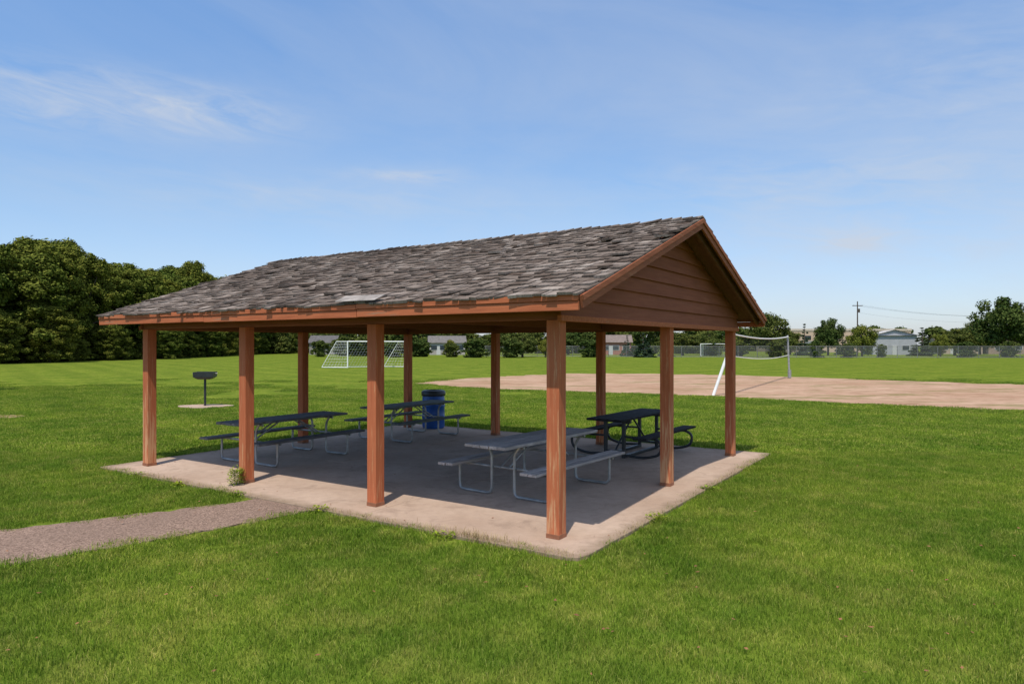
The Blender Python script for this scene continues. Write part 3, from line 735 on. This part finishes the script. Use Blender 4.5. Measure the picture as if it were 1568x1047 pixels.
# ------------------------------------------------------------ light
PHI=math.radians(14); EL=math.radians(63.5)
d=Vector((math.sin(PHI)*math.cos(EL),math.cos(PHI)*math.cos(EL),-math.sin(EL)))
su=bpy.data.lights.new('sun','SUN'); su.energy=4.1; su.angle=math.radians(.6); su.color=(1,.935,.84)
so=bpy.data.objects.new('sun',su); so.rotation_euler=d.to_track_quat('-Z','Y').to_euler(); so.location=(0,-10,20); link(so)
wd=bpy.data.worlds.new('World'); scene.world=wd; wd.use_nodes=True; N=wd.node_tree.nodes; K=wd.node_tree.links
bgn=N['Background']; bgn.inputs[1].default_value=.15
sky=N.new('ShaderNodeTexSky'); sky.sky_type='NISHITA'; sky.sun_disc=False; sky.sun_elevation=EL; sky.sun_rotation=math.pi+PHI
sky.air_density=1.0; sky.dust_density=.7; sky.ozone_density=1.5
tc=N.new('ShaderNodeTexCoord'); sp=N.new('ShaderNodeSeparateXYZ'); K.new(tc.outputs['Generated'],sp.inputs[0])
def wm(op,a,b=None,c=None,clamp=False):
    n=N.new('ShaderNodeMath'); n.operation=op; n.use_clamp=clamp
    for i,v in enumerate((a,b,c)):
        if v is None: continue
        if isinstance(v,(int,float)): n.inputs[i].default_value=v
        else: K.new(v,n.inputs[i])
    return n.outputs[0]
az=wm('ARCTAN2',sp.outputs[0],sp.outputs[1]); el=wm('ARCSINE',sp.outputs[2])
def wnoise(sa_,se,scale,detail,dist=0,off=0):
    cb=N.new('ShaderNodeCombineXYZ'); K.new(wm('ADD',wm('MULTIPLY',az,sa_),off),cb.inputs[0]); K.new(wm('ADD',wm('MULTIPLY',el,se),wm('MULTIPLY',az,.6)),cb.inputs[1])
    n=N.new('ShaderNodeTexNoise'); n.inputs['Scale'].default_value=scale; n.inputs['Detail'].default_value=detail; n.inputs['Distortion'].default_value=dist; n.inputs['Roughness'].default_value=.6
    K.new(cb.outputs[0],n.inputs['Vector']); return n.outputs['Fac']
def blob(a0,e0,ra,re):
    x=wm('DIVIDE',wm('SUBTRACT',az,a0),ra); y=wm('DIVIDE',wm('SUBTRACT',el,e0),re)
    r2=wm('ADD',wm('MULTIPLY',x,x),wm('MULTIPLY',y,y)); return wm('POWER',2.718,wm('MULTIPLY',r2,-1.0))
n1=wnoise(1.2,5,3.2,6,.6); n2=wnoise(1.5,4,1.6,6,.5,4); n3=wnoise(2.0,9,4.5,7,.8,9)
wisp=wm('MULTIPLY',wm('SUBTRACT',wm('MULTIPLY_ADD',n3,.5,wm('MULTIPLY',n1,.5)),.40),4.2,None,True)
mask=None
for a0,e0,ra,re,s in [(-.60,.285,.13,.030,.75),(-.40,.30,.09,.026,.75),(-.52,.32,.12,.02,.4),(-.15,.238,.07,.010,.8),(.47,.135,.05,.014,.7),(.55,.16,.3,.07,.4),(-.3,.20,.3,.03,.35),(.72,.31,.3,.06,.35),(.35,.22,.2,.03,.3)]:
    b=wm('MULTIPLY',blob(a0,e0,ra,re),s); mask=b if mask is None else wm('ADD',mask,b)
cl=wm('MULTIPLY',wisp,mask,None,True)
veil=wm('MULTIPLY',wm('SUBTRACT',n2,.18),1.0,None,True)
veil=wm('MULTIPLY',veil,wm('MULTIPLY_ADD',az,.42,.62,True))
tot=wm('MINIMUM',wm('ADD',cl,veil,None,True),.85)
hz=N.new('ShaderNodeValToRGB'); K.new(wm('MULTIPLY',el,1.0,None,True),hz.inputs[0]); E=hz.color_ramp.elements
E[0].position=0; E[0].color=(.275,.287,.36,1); E[1].position=.95; E[1].color=(.47,.43,.38,1)  # zenith end, unseen above the frame, is warmed to colour the shade light
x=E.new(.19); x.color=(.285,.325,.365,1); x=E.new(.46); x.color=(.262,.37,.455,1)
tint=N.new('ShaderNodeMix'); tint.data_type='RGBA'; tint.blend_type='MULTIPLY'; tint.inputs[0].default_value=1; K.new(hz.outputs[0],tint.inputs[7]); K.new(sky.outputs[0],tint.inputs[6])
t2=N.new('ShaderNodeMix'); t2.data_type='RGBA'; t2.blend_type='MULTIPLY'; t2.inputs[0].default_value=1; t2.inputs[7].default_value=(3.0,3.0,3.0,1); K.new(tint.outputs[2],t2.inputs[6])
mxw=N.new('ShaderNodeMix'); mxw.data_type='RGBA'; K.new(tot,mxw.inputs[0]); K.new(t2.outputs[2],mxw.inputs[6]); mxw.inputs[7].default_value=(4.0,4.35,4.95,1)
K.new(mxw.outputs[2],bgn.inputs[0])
# ------------------------------------------------------------ camera
cam=bpy.data.cameras.new('camera'); cam.sensor_width=36; cam.lens=1053/1568*36; cam.shift_y=4.5/1568; cam.clip_end=4000; cam.clip_start=.05
co_=bpy.data.objects.new('camera',cam); co_.location=(0,0,EYE); co_.rotation_euler=(math.pi/2,0,0); link(co_); scene.camera=co_
scene.view_settings.view_transform='Standard'; scene.view_settings.look='None'; scene.view_settings.exposure=0
